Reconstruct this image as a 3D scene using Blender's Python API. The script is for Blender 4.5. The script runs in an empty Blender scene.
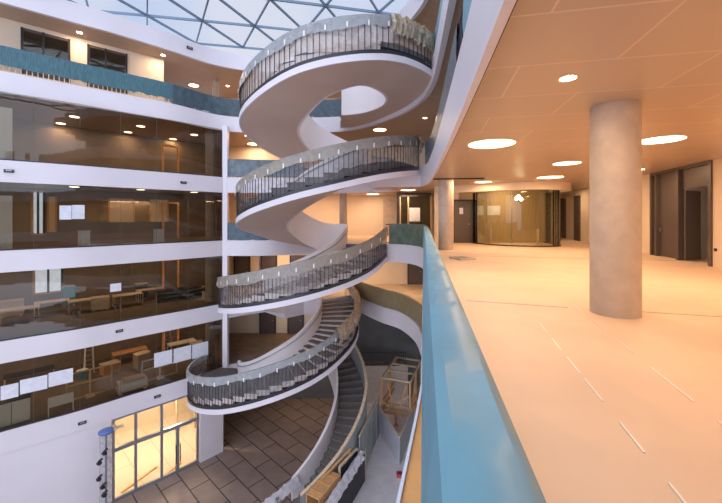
import bpy, bmesh, math, random
from mathutils import Vector, Matrix
from mathutils.geometry import tessellate_polygon
random.seed(7)
S = bpy.context.scene
COL = S.collection

# ------------------------------------------------------------------ camera
EYE = 1.58
F_PX, CX, HY = 350.0, 361.0, 217.0
cam = bpy.data.cameras.new('camera'); cam_o = bpy.data.objects.new('camera', cam); COL.objects.link(cam_o)
cam.sensor_width = 36.0; cam.lens = 36.0 * F_PX / 722.0
cam.shift_y = (HY - 251.5) / 722.0
cam.clip_start = 0.02; cam.clip_end = 300
cam_o.location = (0, 0, EYE); cam_o.rotation_euler = (math.radians(90), 0, 0)
S.camera = cam_o

# ------------------------------------------------------------------ sky and exposure
W = bpy.data.worlds.new('sky'); S.world = W; W.use_nodes = True
nt = W.node_tree; nt.nodes.clear()
wo = nt.nodes.new('ShaderNodeOutputWorld'); bg = nt.nodes.new('ShaderNodeBackground')
tc = nt.nodes.new('ShaderNodeTexCoord'); nz = nt.nodes.new('ShaderNodeTexNoise'); cr = nt.nodes.new('ShaderNodeValToRGB')
nz.inputs['Scale'].default_value = 2.2; nz.inputs['Detail'].default_value = 4
cr.color_ramp.elements[0].position = .38; cr.color_ramp.elements[0].color = (.60, .72, .98, 1)
cr.color_ramp.elements[1].position = .62; cr.color_ramp.elements[1].color = (.82, .85, .96, 1)
nt.links.new(tc.outputs['Generated'], nz.inputs['Vector']); nt.links.new(nz.outputs['Fac'], cr.inputs['Fac'])
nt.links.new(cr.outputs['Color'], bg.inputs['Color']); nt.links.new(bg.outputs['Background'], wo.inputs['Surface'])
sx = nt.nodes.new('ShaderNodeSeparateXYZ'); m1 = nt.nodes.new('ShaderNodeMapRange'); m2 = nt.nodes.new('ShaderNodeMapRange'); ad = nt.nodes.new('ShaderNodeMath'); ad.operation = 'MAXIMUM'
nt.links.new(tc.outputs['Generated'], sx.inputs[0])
# sky strength raised behind the viewer and overhead, added to light the atrium
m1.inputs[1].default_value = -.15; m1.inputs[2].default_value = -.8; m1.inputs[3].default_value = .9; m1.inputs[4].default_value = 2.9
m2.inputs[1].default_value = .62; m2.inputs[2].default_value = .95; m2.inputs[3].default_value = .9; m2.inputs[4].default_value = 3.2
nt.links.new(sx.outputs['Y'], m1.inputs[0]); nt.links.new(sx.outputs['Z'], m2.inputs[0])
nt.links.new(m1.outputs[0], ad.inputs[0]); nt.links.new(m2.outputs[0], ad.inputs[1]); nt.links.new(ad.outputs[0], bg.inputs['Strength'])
S.world.cycles.sampling_method = 'AUTOMATIC'
S.view_settings.view_transform = 'Standard'; S.view_settings.look = 'None'
S.view_settings.exposure = -0.02; S.view_settings.gamma = 1; S.view_settings.use_curve_mapping = False
S.cycles.use_denoising = True
S.cycles.max_bounces = 8; S.cycles.diffuse_bounces = 4; S.cycles.glossy_bounces = 3
S.cycles.transparent_max_bounces = 12; S.cycles.sample_clamp_indirect = 4
WARM = (1.0, .67, .41)
LAMP_K = 1.3

# ------------------------------------------------------------------ materials
def mat(name, col, rough=.6, metal=0, noise=0, nscale=3, bump=0, spec=None, alpha=1, emit=None, es=0, col2=None, stretch=None):
    m = bpy.data.materials.new(name); m.use_nodes = True
    n = m.node_tree; b = n.nodes['Principled BSDF']
    b.inputs['Base Color'].default_value = (*col, 1); b.inputs['Roughness'].default_value = rough
    b.inputs['Metallic'].default_value = metal
    if spec is not None: b.inputs['Specular IOR Level'].default_value = spec
    if noise or bump:
        t = n.nodes.new('ShaderNodeTexCoord'); z = n.nodes.new('ShaderNodeTexNoise')
        z.inputs['Scale'].default_value = nscale; z.inputs['Detail'].default_value = 5
        if stretch:
            mp = n.nodes.new('ShaderNodeMapping'); mp.inputs['Scale'].default_value = stretch
            n.links.new(t.outputs['Object'], mp.inputs['Vector']); n.links.new(mp.outputs['Vector'], z.inputs['Vector'])
        else: n.links.new(t.outputs['Object'], z.inputs['Vector'])
        if noise:
            r = n.nodes.new('ShaderNodeValToRGB')
            c2 = col2 or tuple(c * (1 - noise) for c in col)
            r.color_ramp.elements[0].position = .32; r.color_ramp.elements[1].position = .68
            r.color_ramp.elements[0].color = (*c2, 1); r.color_ramp.elements[1].color = (*[min(1, c * (1 + noise * .3)) for c in col], 1)
            n.links.new(z.outputs['Fac'], r.inputs['Fac']); n.links.new(r.outputs['Color'], b.inputs['Base Color'])
        if bump:
            bp = n.nodes.new('ShaderNodeBump'); bp.inputs['Strength'].default_value = bump; bp.inputs['Distance'].default_value = .05
            n.links.new(z.outputs['Fac'], bp.inputs['Height']); n.links.new(bp.outputs['Normal'], b.inputs['Normal'])
    if emit:
        b.inputs['Emission Color'].default_value = (*emit, 1); b.inputs['Emission Strength'].default_value = es
    if alpha < 1: b.inputs['Alpha'].default_value = alpha
    return m

def tiled(name, c1, c2, joint, w, h, rot, mortar, rough=.5, spec=.5, offset=.5, metal=0, bump=.0, nz=.0):
    m = mat(name, c1, rough, metal, spec=spec); n = m.node_tree; b = n.nodes['Principled BSDF']
    t = n.nodes.new('ShaderNodeTexCoord'); mp = n.nodes.new('ShaderNodeMapping'); br = n.nodes.new('ShaderNodeTexBrick')
    mp.inputs['Rotation'].default_value = (0, 0, rot)
    n.links.new(t.outputs['Object'], mp.inputs['Vector']); n.links.new(mp.outputs['Vector'], br.inputs['Vector'])
    br.inputs['Color1'].default_value = (*c1, 1); br.inputs['Color2'].default_value = (*c2, 1); br.inputs['Mortar'].default_value = (*joint, 1)
    br.inputs['Scale'].default_value = 1; br.inputs['Brick Width'].default_value = w; br.inputs['Row Height'].default_value = h
    br.inputs['Mortar Size'].default_value = mortar; br.inputs['Mortar Smooth'].default_value = .1; br.offset = offset
    if nz:
        no = n.nodes.new('ShaderNodeTexNoise'); no.inputs['Scale'].default_value = 1.3; no.inputs['Detail'].default_value = 6
        n.links.new(t.outputs['Object'], no.inputs['Vector'])
        mx = n.nodes.new('ShaderNodeMixRGB'); mx.blend_type = 'OVERLAY'; mx.inputs['Fac'].default_value = nz
        n.links.new(br.outputs['Color'], mx.inputs['Color1']); n.links.new(no.outputs['Fac'], mx.inputs['Color2'])
        n.links.new(mx.outputs['Color'], b.inputs['Base Color'])
    else: n.links.new(br.outputs['Color'], b.inputs['Base Color'])
    return m

def glass(name, tint=(.8, .78, .7), ior=1.45, k=1.0):
    m = bpy.data.materials.new(name); m.use_nodes = True; n = m.node_tree; n.nodes.clear()
    o = n.nodes.new('ShaderNodeOutputMaterial'); mx = n.nodes.new('ShaderNodeMixShader')
    tr = n.nodes.new('ShaderNodeBsdfTransparent'); gl = n.nodes.new('ShaderNodeBsdfGlossy'); fr = n.nodes.new('ShaderNodeFresnel')
    tr.inputs['Color'].default_value = (*tint, 1); gl.inputs['Roughness'].default_value = 0.01
    gl.inputs['Color'].default_value = (k, k, k, 1)
    fr.inputs['IOR'].default_value = ior
    n.links.new(fr.outputs['Fac'], mx.inputs['Fac']); n.links.new(tr.outputs[0], mx.inputs[1]); n.links.new(gl.outputs[0], mx.inputs[2])
    n.links.new(mx.outputs[0], o.inputs['Surface']); return m

def film(name, col, opacity, rough=.3):
    """thin plastic sheet: part see-through, part diffuse and translucent, a little sheen"""
    m = bpy.data.materials.new(name); m.use_nodes = True; n = m.node_tree; n.nodes.clear()
    o = n.nodes.new('ShaderNodeOutputMaterial'); mx = n.nodes.new('ShaderNodeMixShader')
    tr = n.nodes.new('ShaderNodeBsdfTransparent'); p = n.nodes.new('ShaderNodeBsdfPrincipled')
    p.inputs['Base Color'].default_value = (*col, 1); p.inputs['Roughness'].default_value = rough
    t = n.nodes.new('ShaderNodeTexCoord'); z = n.nodes.new('ShaderNodeTexNoise'); z.inputs['Scale'].default_value = 2.5; z.inputs['Detail'].default_value = 6
    z.inputs['Distortion'].default_value = 1.2
    r = n.nodes.new('ShaderNodeMapRange'); r.inputs[1].default_value = .3; r.inputs[2].default_value = .7
    r.inputs[3].default_value = max(0, opacity - .18); r.inputs[4].default_value = min(1, opacity + .18)
    bp = n.nodes.new('ShaderNodeBump'); bp.inputs['Strength'].default_value = .6; bp.inputs['Distance'].default_value = .06
    n.links.new(t.outputs['Object'], z.inputs['Vector']); n.links.new(z.outputs['Fac'], r.inputs[0]); n.links.new(z.outputs['Fac'], bp.inputs['Height'])
    n.links.new(bp.outputs['Normal'], p.inputs['Normal'])
    n.links.new(r.outputs[0], mx.inputs['Fac']); n.links.new(tr.outputs[0], mx.inputs[1]); n.links.new(p.outputs[0], mx.inputs[2])
    n.links.new(mx.outputs[0], o.inputs['Surface']); return m

BANG = -math.atan2(.2, 1)
M = dict(
    white=mat('white_fascia_paint', (.72, .655, .675), .45, noise=.04, nscale=.6),
    cream=mat('cream_wall_paint', (.80, .66, .50), .7, noise=.05, nscale=.5),
    guard=mat('white_plaster_guard', (.80, .72, .70), .5, noise=.06, nscale=.7),
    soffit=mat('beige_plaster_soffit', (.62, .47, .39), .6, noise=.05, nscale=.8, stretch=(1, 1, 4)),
    ceil=tiled('taupe_metal_ceiling_panels', (.52, .39, .29), (.49, .37, .275), (.66, .51, .39), 2.1, 1.13, -BANG, .012, .36, .5),
    ceil2=tiled('taupe_ceiling_panels', (.50, .36, .26), (.47, .34, .25), (.40, .28, .2), 1.8, .3, -.75, .01, .5, .4),
    card=mat('brown_floor_protection_board', (.76, .56, .40), .6, noise=.08, nscale=1.1, bump=.05),
    dark_floor=mat('dark_brown_screed', (.26, .19, .14), .6, noise=.3, nscale=1.5),
    warm_floor=mat('pale_screed', (.62, .48, .34), .6, noise=.15, nscale=1.5),
    paver=tiled('brown_stone_pavers', (.31, .225, .18), (.25, .185, .15), (.06, .045, .04), 2.3, 1.15, .745, .035, .6, .3, nz=.25),
    pale=mat('pale_dusty_floor_cover', (.82, .77, .78), .8, noise=.12, nscale=1.4, bump=.1),
    conc=mat('concrete', (.56, .45, .36), .75, noise=.14, nscale=4, bump=.15),
    dark=mat('charcoal_metal', (.055, .05, .055), .4, .6),
    step=mat('dark_stone_tread', (.12, .10, .095), .55, noise=.2),
    tread5=mat('worn_brown_tread', (.24, .20, .175), .6, noise=.2),
    riser=mat('pale_riser_board', (.62, .52, .47), .6, noise=.15, nscale=5),
    steel=mat('grey_steel', (.35, .36, .40), .35, .7),
    roofsteel=mat('blue_grey_roof_steel', (.14, .20, .27), .5, .2),
    teal=mat('teal_plastic_sheet', (.05, .14, .165), .35, noise=.3, nscale=5, bump=.5, stretch=(3, 3, .6)),
    slate=mat('slate_blue_plastic_sheet', (.055, .09, .11), .35, noise=.4, nscale=3, bump=.6),
    greyblue=mat('grey_blue_plastic_sheet', (.15, .18, .20), .4, noise=.4, nscale=3, bump=.8),
    blue=mat('pale_blue_protective_film', (.15, .34, .42), .42, noise=.16, nscale=3, bump=.12),
    greenmesh=mat('olive_green_mesh_sheet', (.13, .17, .12), .6, noise=.35, nscale=3, bump=.4),
    brownmesh=mat('olive_brown_mesh_sheet', (.30, .23, .12), .5, noise=.35, nscale=6, bump=.5, stretch=(3, 3, .3)),
    wood=mat('orange_brown_timber', (.74, .40, .17), .6, noise=.25, nscale=6, stretch=(1, 1, 5)),
    palewood=mat('pale_timber', (.78, .58, .38), .6, noise=.25, nscale=6),
    edgewood=mat('orange_timber_edge_board', (.85, .40, .12), .55, noise=.15, nscale=4),
    door=mat('dark_taupe_door', (.10, .075, .065), .4),
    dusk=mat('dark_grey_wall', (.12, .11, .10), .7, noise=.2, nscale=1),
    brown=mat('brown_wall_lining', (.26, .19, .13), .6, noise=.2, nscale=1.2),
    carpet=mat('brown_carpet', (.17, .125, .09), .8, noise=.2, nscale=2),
    roomfloor=tiled('pale_room_floor', (.80, .66, .52), (.74, .60, .47), (.55, .40, .28), 3.2, 1.6, .745, .02, .5, .4),
    gold=mat('golden_brown_wall_lining', (.45, .32, .17), .6, noise=.2, nscale=2, stretch=(8, 8, .5)),
    paper=mat('white_paper', (.70, .69, .73), .7, noise=.1, nscale=5),
    whitepl=mat('white_laminate', (.75, .74, .76), .4),
    black=mat('black_membrane', (.015, .015, .018), .5),
    tarp=mat('crumpled_white_tarpaulin', (.72, .68, .72), .4, noise=.15, nscale=5, bump=1),
    hoard=mat('grey_hoarding_board', (.30, .31, .30), .6, noise=.2, nscale=1.5, stretch=(3, 3, .5)),
    hoard2=mat('pale_hoarding_board', (.60, .58, .62), .6, noise=.15, nscale=1.5),
    foil=mat('brown_crumpled_film', (.50, .38, .26), .28, noise=.4, nscale=6, bump=1),
    lens=mat('lit_lamp_diffuser', (1, .9, .7), .5, emit=(1, .84, .58), es=7),
    lens2=mat('lit_spot_lens', (1, .9, .7), .5, emit=(1, .86, .6), es=30),
    daylight=mat('bright_outdoor_view', (.6, .7, .9), .5, emit=(.62, .75, 1), es=.9, noise=.3, nscale=3),
    roofglass=glass('skylight_glass', (.95, .97, 1), 1.02),
    glass=glass('tinted_facade_glass', (.80, .77, .70), 1.5, .8),
    glassc=glass('clear_glass', (.88, .88, .80), 1.35),
    navy=mat('dark_blue_plastic', (.10, .15, .36), .5),
    cyan=mat('blue_plastic', (.10, .32, .48), .4),
    red=mat('red_plastic', (.5, .06, .08), .5),
    tape=mat('silver_white_tape', (.85, .80, .74), .3),
)
FILM = {k: film('clear_dusty_film_' + k, c, o) for k, (c, o) in dict(
    a=((.56, .45, .38), .80), b=((.30, .28, .26), .22), c=((.40, .33, .28), .50), d=((.36, .36, .36), .22)).items()}
FILMTOP = film('grey_film_folded_over_handrail', (.36, .36, .36), .88)
FILMTOPB = film('brown_grey_film_folded_over_handrail', (.34, .29, .24), .88)

# ------------------------------------------------------------------ helpers
def link(name, me, m=None, parent=None, smooth=False):
    o = bpy.data.objects.new(name, me); COL.objects.link(o)
    if m: me.materials.append(M[m] if isinstance(m, str) else m)
    if parent: o.parent = parent
    if smooth:
        for p in me.polygons: p.use_smooth = True
    return o

class MB:
    def __init__(s): s.v = []; s.f = []
    def add(s, vs, fs):
        b = len(s.v); s.v += [tuple(v) for v in vs]; s.f += [tuple(i + b for i in f) for f in fs]; return s
    def hexa(s, b4, t4):
        return s.add(list(b4) + list(t4), [(3, 2, 1, 0), (4, 5, 6, 7), (0, 1, 5, 4), (1, 2, 6, 5), (2, 3, 7, 6), (3, 0, 4, 7)])
    def box(s, c, d, rz=0):
        cx, cy, cz = c; x, y, z = d[0] / 2, d[1] / 2, d[2] / 2; ca, sa = math.cos(rz), math.sin(rz)
        q = [(cx + a * ca - b * sa, cy + a * sa + b * ca) for a, b in ((-x, -y), (x, -y), (x, y), (-x, y))]
        return s.hexa([(a, b, cz - z) for a, b in q], [(a, b, cz + z) for a, b in q])
    def bar(s, p, q, w, h=None):
        p = Vector(p); q = Vector(q); h = h or w; d = (q - p).normalized()
        up = Vector((0, 0, 1)) if abs(d.z) < .95 else Vector((0, 1, 0))
        a = d.cross(up).normalized() * w / 2; b = a.cross(d).normalized() * h / 2
        return s.hexa([p - a - b, p + a - b, p + a + b, p - a + b], [q - a - b, q + a - b, q + a + b, q - a + b])
    def lathe(s, c, prof, n=24):
        vs = []; fs = []; m = len(prof)
        for i in range(n):
            a = 2 * math.pi * i / n
            vs += [(c[0] + r * math.cos(a), c[1] + r * math.sin(a), c[2] + z) for r, z in prof]
        for i in range(n):
            j = (i + 1) % n
            for k in range(m - 1): fs.append((i * m + k, j * m + k, j * m + k + 1, i * m + k + 1))
        fs.append(tuple(i * m for i in range(n))[::-1]); fs.append(tuple(i * m + m - 1 for i in range(n)))
        return s.add(vs, fs)
    def tube(s, pts, r, n=6):
        pts = [Vector(p) for p in pts]; vs = []; fs = []
        for i, p in enumerate(pts):
            d = (pts[min(i + 1, len(pts) - 1)] - pts[max(i - 1, 0)]).normalized()
            up = Vector((0, 0, 1)) if abs(d.z) < .95 else Vector((0, 1, 0))
            a = d.cross(up).normalized(); b = a.cross(d)
            vs += [p + (a * math.cos(t) + b * math.sin(t)) * r for t in [2 * math.pi * k / n for k in range(n)]]
        for i in range(len(pts) - 1):
            for k in range(n): fs.append((i * n + k, i * n + (k + 1) % n, (i + 1) * n + (k + 1) % n, (i + 1) * n + k))
        fs.append(tuple(range(n))[::-1]); fs.append(tuple((len(pts) - 1) * n + k for k in range(n)))
        return s.add(vs, fs)
    def section(s, rows, closed=True):
        """loft: rows of equal-length cross-sections; caps at the ends"""
        m = len(rows[0]); vs = [v for r in rows for v in r]; fs = []
        for i in range(len(rows) - 1):
            for k in range(m if closed else m - 1):
                fs.append((i * m + k, i * m + (k + 1) % m, (i + 1) * m + (k + 1) % m, (i + 1) * m + k))
        if closed: fs.append(tuple(range(m))[::-1]); fs.append(tuple((len(rows) - 1) * m + k for k in range(m)))
        return s.add(vs, fs)
    def build(s, name, m=None, parent=None, smooth=False, solid=0):
        me = bpy.data.meshes.new(name); me.from_pydata(s.v, [], s.f)
        bm = bmesh.new(); bm.from_mesh(me); bmesh.ops.recalc_face_normals(bm, faces=bm.faces); bm.to_mesh(me); bm.free()
        o = link(name, me, m, parent, smooth)
        if smooth and hasattr(me, 'set_sharp_from_angle'): me.set_sharp_from_angle(angle=math.radians(35))
        return o

def tag(o, label=None, cat=None, group=None, kind=None):
    if label: o['label'] = label
    if cat: o['category'] = cat
    if group: o['group'] = group
    if kind: o['kind'] = kind
    return o
def struct(o, label=None): return tag(o, label, None, None, 'structure')
def thing(name, label, cat, loc=(0, 0, 0), rz=0, group=None):
    o = bpy.data.objects.new(name, None); COL.objects.link(o); o.empty_display_size = .2
    o.location = loc; o.rotation_euler = (0, 0, rz); return tag(o, label, cat, group)

def at(u, v, z):
    """the place on the level plane z that the photograph shows at pixel (u, v)"""
    Y = F_PX * (z - EYE) / (HY - v); return (F_PX and (u - CX) / F_PX * Y, Y, z)
def atY(u, v, Y): return ((u - CX) / F_PX * Y, Y, EYE + (HY - v) / F_PX * Y)

def crom(p, n=6):
    out = []; P = [Vector((a[0], a[1])) for a in p]
    for i in range(len(P) - 1):
        a = P[max(i - 1, 0)]; b = P[i]; c = P[i + 1]; d = P[min(i + 2, len(P) - 1)]
        for k in range(n):
            t = k / n
            q = .5 * ((2 * b) + (c - a) * t + (2 * a - 5 * b + 4 * c - d) * t * t + (3 * b - a - 3 * c + d) * t ** 3)
            out.append((q.x, q.y))
    out.append((P[-1].x, P[-1].y)); return out

def resample(path, step):
    out = [path[0]]; acc = 0
    for a, b in zip(path, path[1:]):
        a = Vector(a); b = Vector(b); L = (b - a).length; t = step - acc
        while t <= L:
            q = a + (b - a) * (t / L); out.append(tuple(q)); t += step
        acc = (acc + L) % step
    return out
def normals(path):
    ns = []
    for i in range(len(path)):
        a = Vector(path[max(i - 1, 0)][:2]); b = Vector(path[min(i + 1, len(path) - 1)][:2]); d = (b - a).normalized()
        ns.append(Vector((d.y, -d.x)))
    return ns
def ribbon(path, z0, z1, off0, off1, mb=None):
    """upright band along a plan path, between two side offsets"""
    mb = mb or MB(); N = normals(path); rows = []
    for p, n in zip(path, N):
        a = (p[0] + n.x * off0, p[1] + n.y * off0); b = (p[0] + n.x * off1, p[1] + n.y * off1)
        rows.append([(a[0], a[1], z0), (b[0], b[1], z0), (b[0], b[1], z1), (a[0], a[1], z1)])
    return mb.section(rows)

# ------------------------------------------------------------------ plan of the atrium
LV = {0: -14.0, 1: -8.4, 2: -4.2, 3: 0.0, 4: 4.2, 5: 8.4, 6: 12.6}
CORNER = (-9.2, 23.3)
FAC = crom([(-30, 3.9), (-25, 8.5), (-20.6, 12.6), (-16.8, 16.1), (-14.6, 17.9), (-12.9, 19.6), (-11.0, 21.4), CORNER])
def rl(y): return (.03 + .18 * y, y)
R3 = crom([rl(-7), rl(0), rl(6), rl(12), (2.93, 16.2), (3.1, 17.6), (2.85, 19.0), (2.2, 19.9), (1.4, 20.2)])
EDGE = {}
EDGE[3] = R3 + [(-.9, 20.8), (-1.3, 21.7), (-2.4, 22.3), (-3.0, 24.4)] + crom([(-4.4, 24.1), (-6.0, 23.4), (-7.6, 23.2), CORNER])
EDGE[4] = crom([(-.35, -7), (.7, 0), (1.7, 6), (2.63, 12), (3.12, 15.5), (3.3, 17.3), (3.2, 18.6)]) + [(.8, 19.2), (.6, 20.2), (2.2, 22.2)] + crom([(1.0, 23.2), (-1.2, 23.8), (-5, 23.8), CORNER])
EDGE[5] = crom([(.3, -7), (1.2, 0), (2.1, 7), (2.9, 13), (3.15, 15.6), (3.0, 17.7), (2.2, 20), (.4, 22.6), (-1.6, 23.9), (-5, 24.1), (-8, 24.1), (-9.8, 23.3), (-11.4, 21.2), (-13.7, 19.2), (-16.9, 16.4), (-20.9, 12.9), (-30, 4.4)])
EDGE[6] = crom([(1.6, -7), (2.2, 0), (2.6, 8), (2.95, 14), (3.0, 16), (2.5, 17.9), (1.2, 20.6), (-1.6, 23.3), (-5, 24.2), (-7.7, 24.0), (-9.75, 23), (-11.5, 21.1), (-13.4, 19.2), (-15.1, 17.8), (-20.9, 12.9), (-30, 4.9)])
R2 = crom([rl(-7), rl(0), rl(8), (2.8, 15.2), (3.0, 17.3), (2.97, 19.2), (2.4, 21.2), (1.45, 22.4), (.65, 23.7), (-.1, 25.0), (-.8, 25.8)])
EDGE[2] = R2 + [(-2.8, 24.4), (-4.0, 24.4), (-5.1, 23.4), (-6.8, 25.0), (-8.0, 24.3), CORNER]
EDGE[1] = crom([rl(-7), rl(0), rl(10), rl(20), (5.6, 30.6)]) + [(-.4, 30.6), (-.9, 27.3), (-2.6, 25.8), (-4.5, 26.2), (-6.2, 25.6), (-7.4, 24.0), (-8.4, 23.8), CORNER]
FACSTART = FAC[0]

def slab(name, path, z0, z1, m, close_office=True, facade=None):
    tail = list(reversed(FAC))[1:] if facade else []
    loop = list(path) + tail + [(-36, 0), (-36, 32), (17, 32), (17, -7)]
    tris = tessellate_polygon([[Vector((a, b, 0)) for a, b in loop]]); n = len(loop)
    mb = MB(); vs = [(a, b, z0) for a, b in loop] + [(a, b, z1) for a, b in loop]
    fs = [tuple(t) for t in tris] + [tuple(i + n for i in t) for t in tris] + [(i, (i + 1) % n, (i + 1) % n + n, i + n) for i in range(n)]
    mb.add(vs, fs); return mb.build(name, m)

floor_mats = {1: 'dark_floor', 2: 'warm_floor', 3: 'card', 4: 'dark_floor', 5: 'warm_floor', 6: 'white'}
for k in (1, 2, 3, 4, 5, 6):
    z = LV[k]; fac = k < 5
    f = struct(slab('floor_%d' % k if k < 6 else 'ceiling_roof', EDGE[k], z - .3, z, floor_mats[k], facade=fac))
    c = struct(slab('ceiling_%d' % k, EDGE[k], z - .80, z - .78, 'ceil' if k in (4, ) else 'ceil2', facade=fac))
    tail = list(reversed(FAC))[1:] if fac else []
    # white upstand band along the atrium edge
    path = list(EDGE[k]) + tail
    out = -.015 if k == 3 else -.06
    struct(ribbon(path, z - 1.0, z + .02, out, .03 if k == 4 else .14).build('trim_%d' % k, 'white', smooth=True))
    if k == 4: struct(ribbon([p for p in path if p[0] > 0 and p[1] < 16.5], z - .98, z - .7, .03, .05).build('trim_shadow_gap', 'dark'))

mb = MB(); mb.box((-10, 12, LV[0] - .1), (54, 44, .2)); struct(mb.build('floor_0', 'paver'))
struct(MB().box((2.75, 21, LV[0] + .01), (6.4, 26, .05), 0).build('floor_pale_cover', 'pale'))

# enclosing walls -----------------------------------------------------------
def wallseg(name, p, q, z0, z1, m, t=.2):
    p = Vector(p); q = Vector(q); c = (p + q) / 2; d = q - p
    return struct(MB().box((c.x, c.y, (z0 + z1) / 2), (d.length, t, z1 - z0), math.atan2(d.y, d.x)).build(name, m))
wallseg('wall_rear', (-12, 30.2), (17, 30.2), -5, 13.4, 'cream')
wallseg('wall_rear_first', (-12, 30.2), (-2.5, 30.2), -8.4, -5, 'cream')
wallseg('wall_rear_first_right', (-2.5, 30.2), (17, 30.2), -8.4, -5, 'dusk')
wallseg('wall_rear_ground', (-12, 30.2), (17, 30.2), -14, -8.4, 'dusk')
wallseg('wall_partition', (-9.35, 23.7), (-12.0, 30.2), -14, 7.6, 'brown', .15)
for k in range(0, 5):
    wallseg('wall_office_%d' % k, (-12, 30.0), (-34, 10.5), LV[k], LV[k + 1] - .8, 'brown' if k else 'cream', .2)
wallseg('wall_front_light_block', (-.9, -6.9), (17, -6.9), -4.2, 4.2, 'cream')  # unseen wall added behind the viewer to keep bluish daylight out
def office_floor(k, m):
    loop = [(p[0] - .12, p[1] + .14) for p in FAC] + [(-9.5, 23.6), (-12.0, 29.9), (-34, 10.4)]
    tris = tessellate_polygon([[Vector((a, b, 0)) for a, b in loop]])
    mb = MB(); n = len(loop); mb.add([(a, b, LV[k]) for a, b in loop] + [(a, b, LV[k] + .015) for a, b in loop], [tuple(t) for t in tris] + [tuple(i + n for i in t) for t in tris] + [(i, (i + 1) % n, (i + 1) % n + n, i + n) for i in range(n)])
    struct(mb.build('floor_office_%d' % k, m))
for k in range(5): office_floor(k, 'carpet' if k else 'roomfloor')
# ground-floor blank wall left of the doors, pier right of them
def onF(u, path=FAC, off=0):
    s = (u - CX) / F_PX
    for a, b in zip(path, path[1:]):
        d0 = a[0] - s * a[1]; d1 = b[0] - s * b[1]
        if (d0 <= 0 < d1) or (d0 >= 0 > d1):
            t = d0 / (d0 - d1); x = a[0] + (b[0] - a[0]) * t; y = a[1] + (b[1] - a[1]) * t
            ang = math.atan2(b[1] - a[1], b[0] - a[0])
            return Vector((x + math.sin(ang) * off, y - math.cos(ang) * off)), ang
    a, b = min(zip(path, path[1:]), key=lambda q: min(abs(q[0][0] - s * q[0][1]), abs(q[1][0] - s * q[1][1])))
    q = min((a, b), key=lambda r: abs(r[0] - s * r[1])); ang = math.atan2(b[1] - a[1], b[0] - a[0])
    return Vector((q[0] + math.sin(ang) * off, q[1] - math.cos(ang) * off)), ang
def sub(u0, u1, path=FAC):
    a, _ = onF(u0, path); b, _ = onF(u1, path)
    mid = [p for p in path if a.y < p[1] < b.y]
    return [tuple(a)] + mid + [tuple(b)]
gl = [p for p in FAC if p[1] < onF(111)[0].y] + [tuple(onF(111)[0])]
struct(ribbon(gl, -14, -9.4, -.3, .03).build('wall_left', 'white'))
struct(ribbon(sub(200, 226), -14, -9.4, -.35, .05).build('wall_pier', 'white'))
struct(MB().box((-9.05, 23.42, -.75), (.32, .32, 16.8)).build('trim_corner_post', 'white'))

# facade glazing ------------------------------------------------------------
for k in (1, 2, 3, 4):
    z0 = LV[k] + .02; z1 = LV[k + 1] - 1.0
    w = struct(ribbon(FAC, z0, z1, -.02, -.005).build('window_%d' % k, 'glass'))
    J = MB(); rs = resample(FAC, 1.75)
    for p, n in zip(rs, normals(rs)): J.box((p[0] + n.x * -.01, p[1] + n.y * -.01, (z0 + z1) / 2), (.012, .02, z1 - z0), math.atan2(-n.x, n.y))
    J.build('glass_joint', 'carpet', w)
    ribbon(FAC, z0, z0 + .06, -.05, .03).build('sill', 'dark', w)
# ground-floor entrance glazing
ent = sub(112, 199); z0, z1 = -14, -9.4
def entv(v, u):
    p, a = onF(u); return EYE + (HY - v) / F_PX * p.y
w = thing('door_entrance', None, None); tag(w, None, None, None, 'structure')
ribbon(ent, z0, z1, -.11, -.10).build('pane', 'glassc', w)
for u in (113.5, 136, 162, 198):
    p, a = onF(u, off=-.1); MB().box((p.x, p.y, (z0 + z1) / 2), (.13, .16, z1 - z0), a).build('post', 'steel', w)
p, a = onF(178, off=-.1); MB().box((p.x, p.y, -12.6), (.18, .16, 2.75), a).build('post', 'steel', w)
ribbon(ent, -11.28, -11.08, -.2, -.04).build('transom', 'steel', w)
ribbon(ent, -14, -13.84, -.2, -.04).build('threshold', 'steel', w)
ribbon(ent, -9.55, -9.4, -.2, -.04).build('head_rail', 'steel', w)
for u in (176, 180.5):
    p, a = onF(u, off=-.0); MB().box((p.x, p.y, -12.8), (.04, .06, 1.1), a).build('handle', 'dark', w)

# ------------------------------------------------------------------ skylight
sky = thing('glass_roof', 'triangulated steel and glass roof over the atrium, seen at the top of the picture', 'skylight')
ZR = 13.25; O = Vector((-6.5, 21.4)); A = Vector((2.95, .55)); B = Vector((1.6, -2.6))
def inside(p): return -34 < p.x < 5.5 and -5 < p.y < 26.5
def zr(p): return ZR + .5 * max(0, 1 - ((p.x + 8) ** 2 + (p.y - 12) ** 2) / 500) - .4
MBn = MB(); cnt = 0; nodes = {}
for i in range(-12, 13):
    for j in range(-4, 14):
        q = O + A * i + B * j
        if inside(q): nodes[(i, j)] = (q.x, q.y, zr(q))
vis = []; rest = MB()
for (i, j), p in nodes.items():
    for d in ((1, 0), (0, 1), (1, -1)) if False else ((1, 0), (0, 1), (-1, 1)):
        q = nodes.get((i + d[0], j + d[1]))
        if not q: continue
        ys = min(p[1], q[1])
        inview = ys > 13 and max(HY - F_PX * (p[2] - EYE) / p[1], HY - F_PX * (q[2] - EYE) / q[1]) > -40
        if inview and len(vis) < 100: vis.append((p, q))
        else: rest.bar(p, q, .075, .13)
for p, q in vis: MB().bar(p, q, .075, .13).build('strut', 'roofsteel', sky)
tag(rest.build('strut_field', 'roofsteel', sky), kind='stuff')
tri = MB()
for (i, j), p in nodes.items():
    for a, b in (((1, 0), (0, 1)), ((0, 1), (-1, 1))):
        q = nodes.get((i + a[0], j + a[1])); r = nodes.get((i + b[0], j + b[1]))
        if q and r: tri.add([(x[0], x[1], x[2] + .12) for x in (p, q, r)], [(0, 1, 2)])
tri.build('glazing', 'roofglass', sky)

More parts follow.
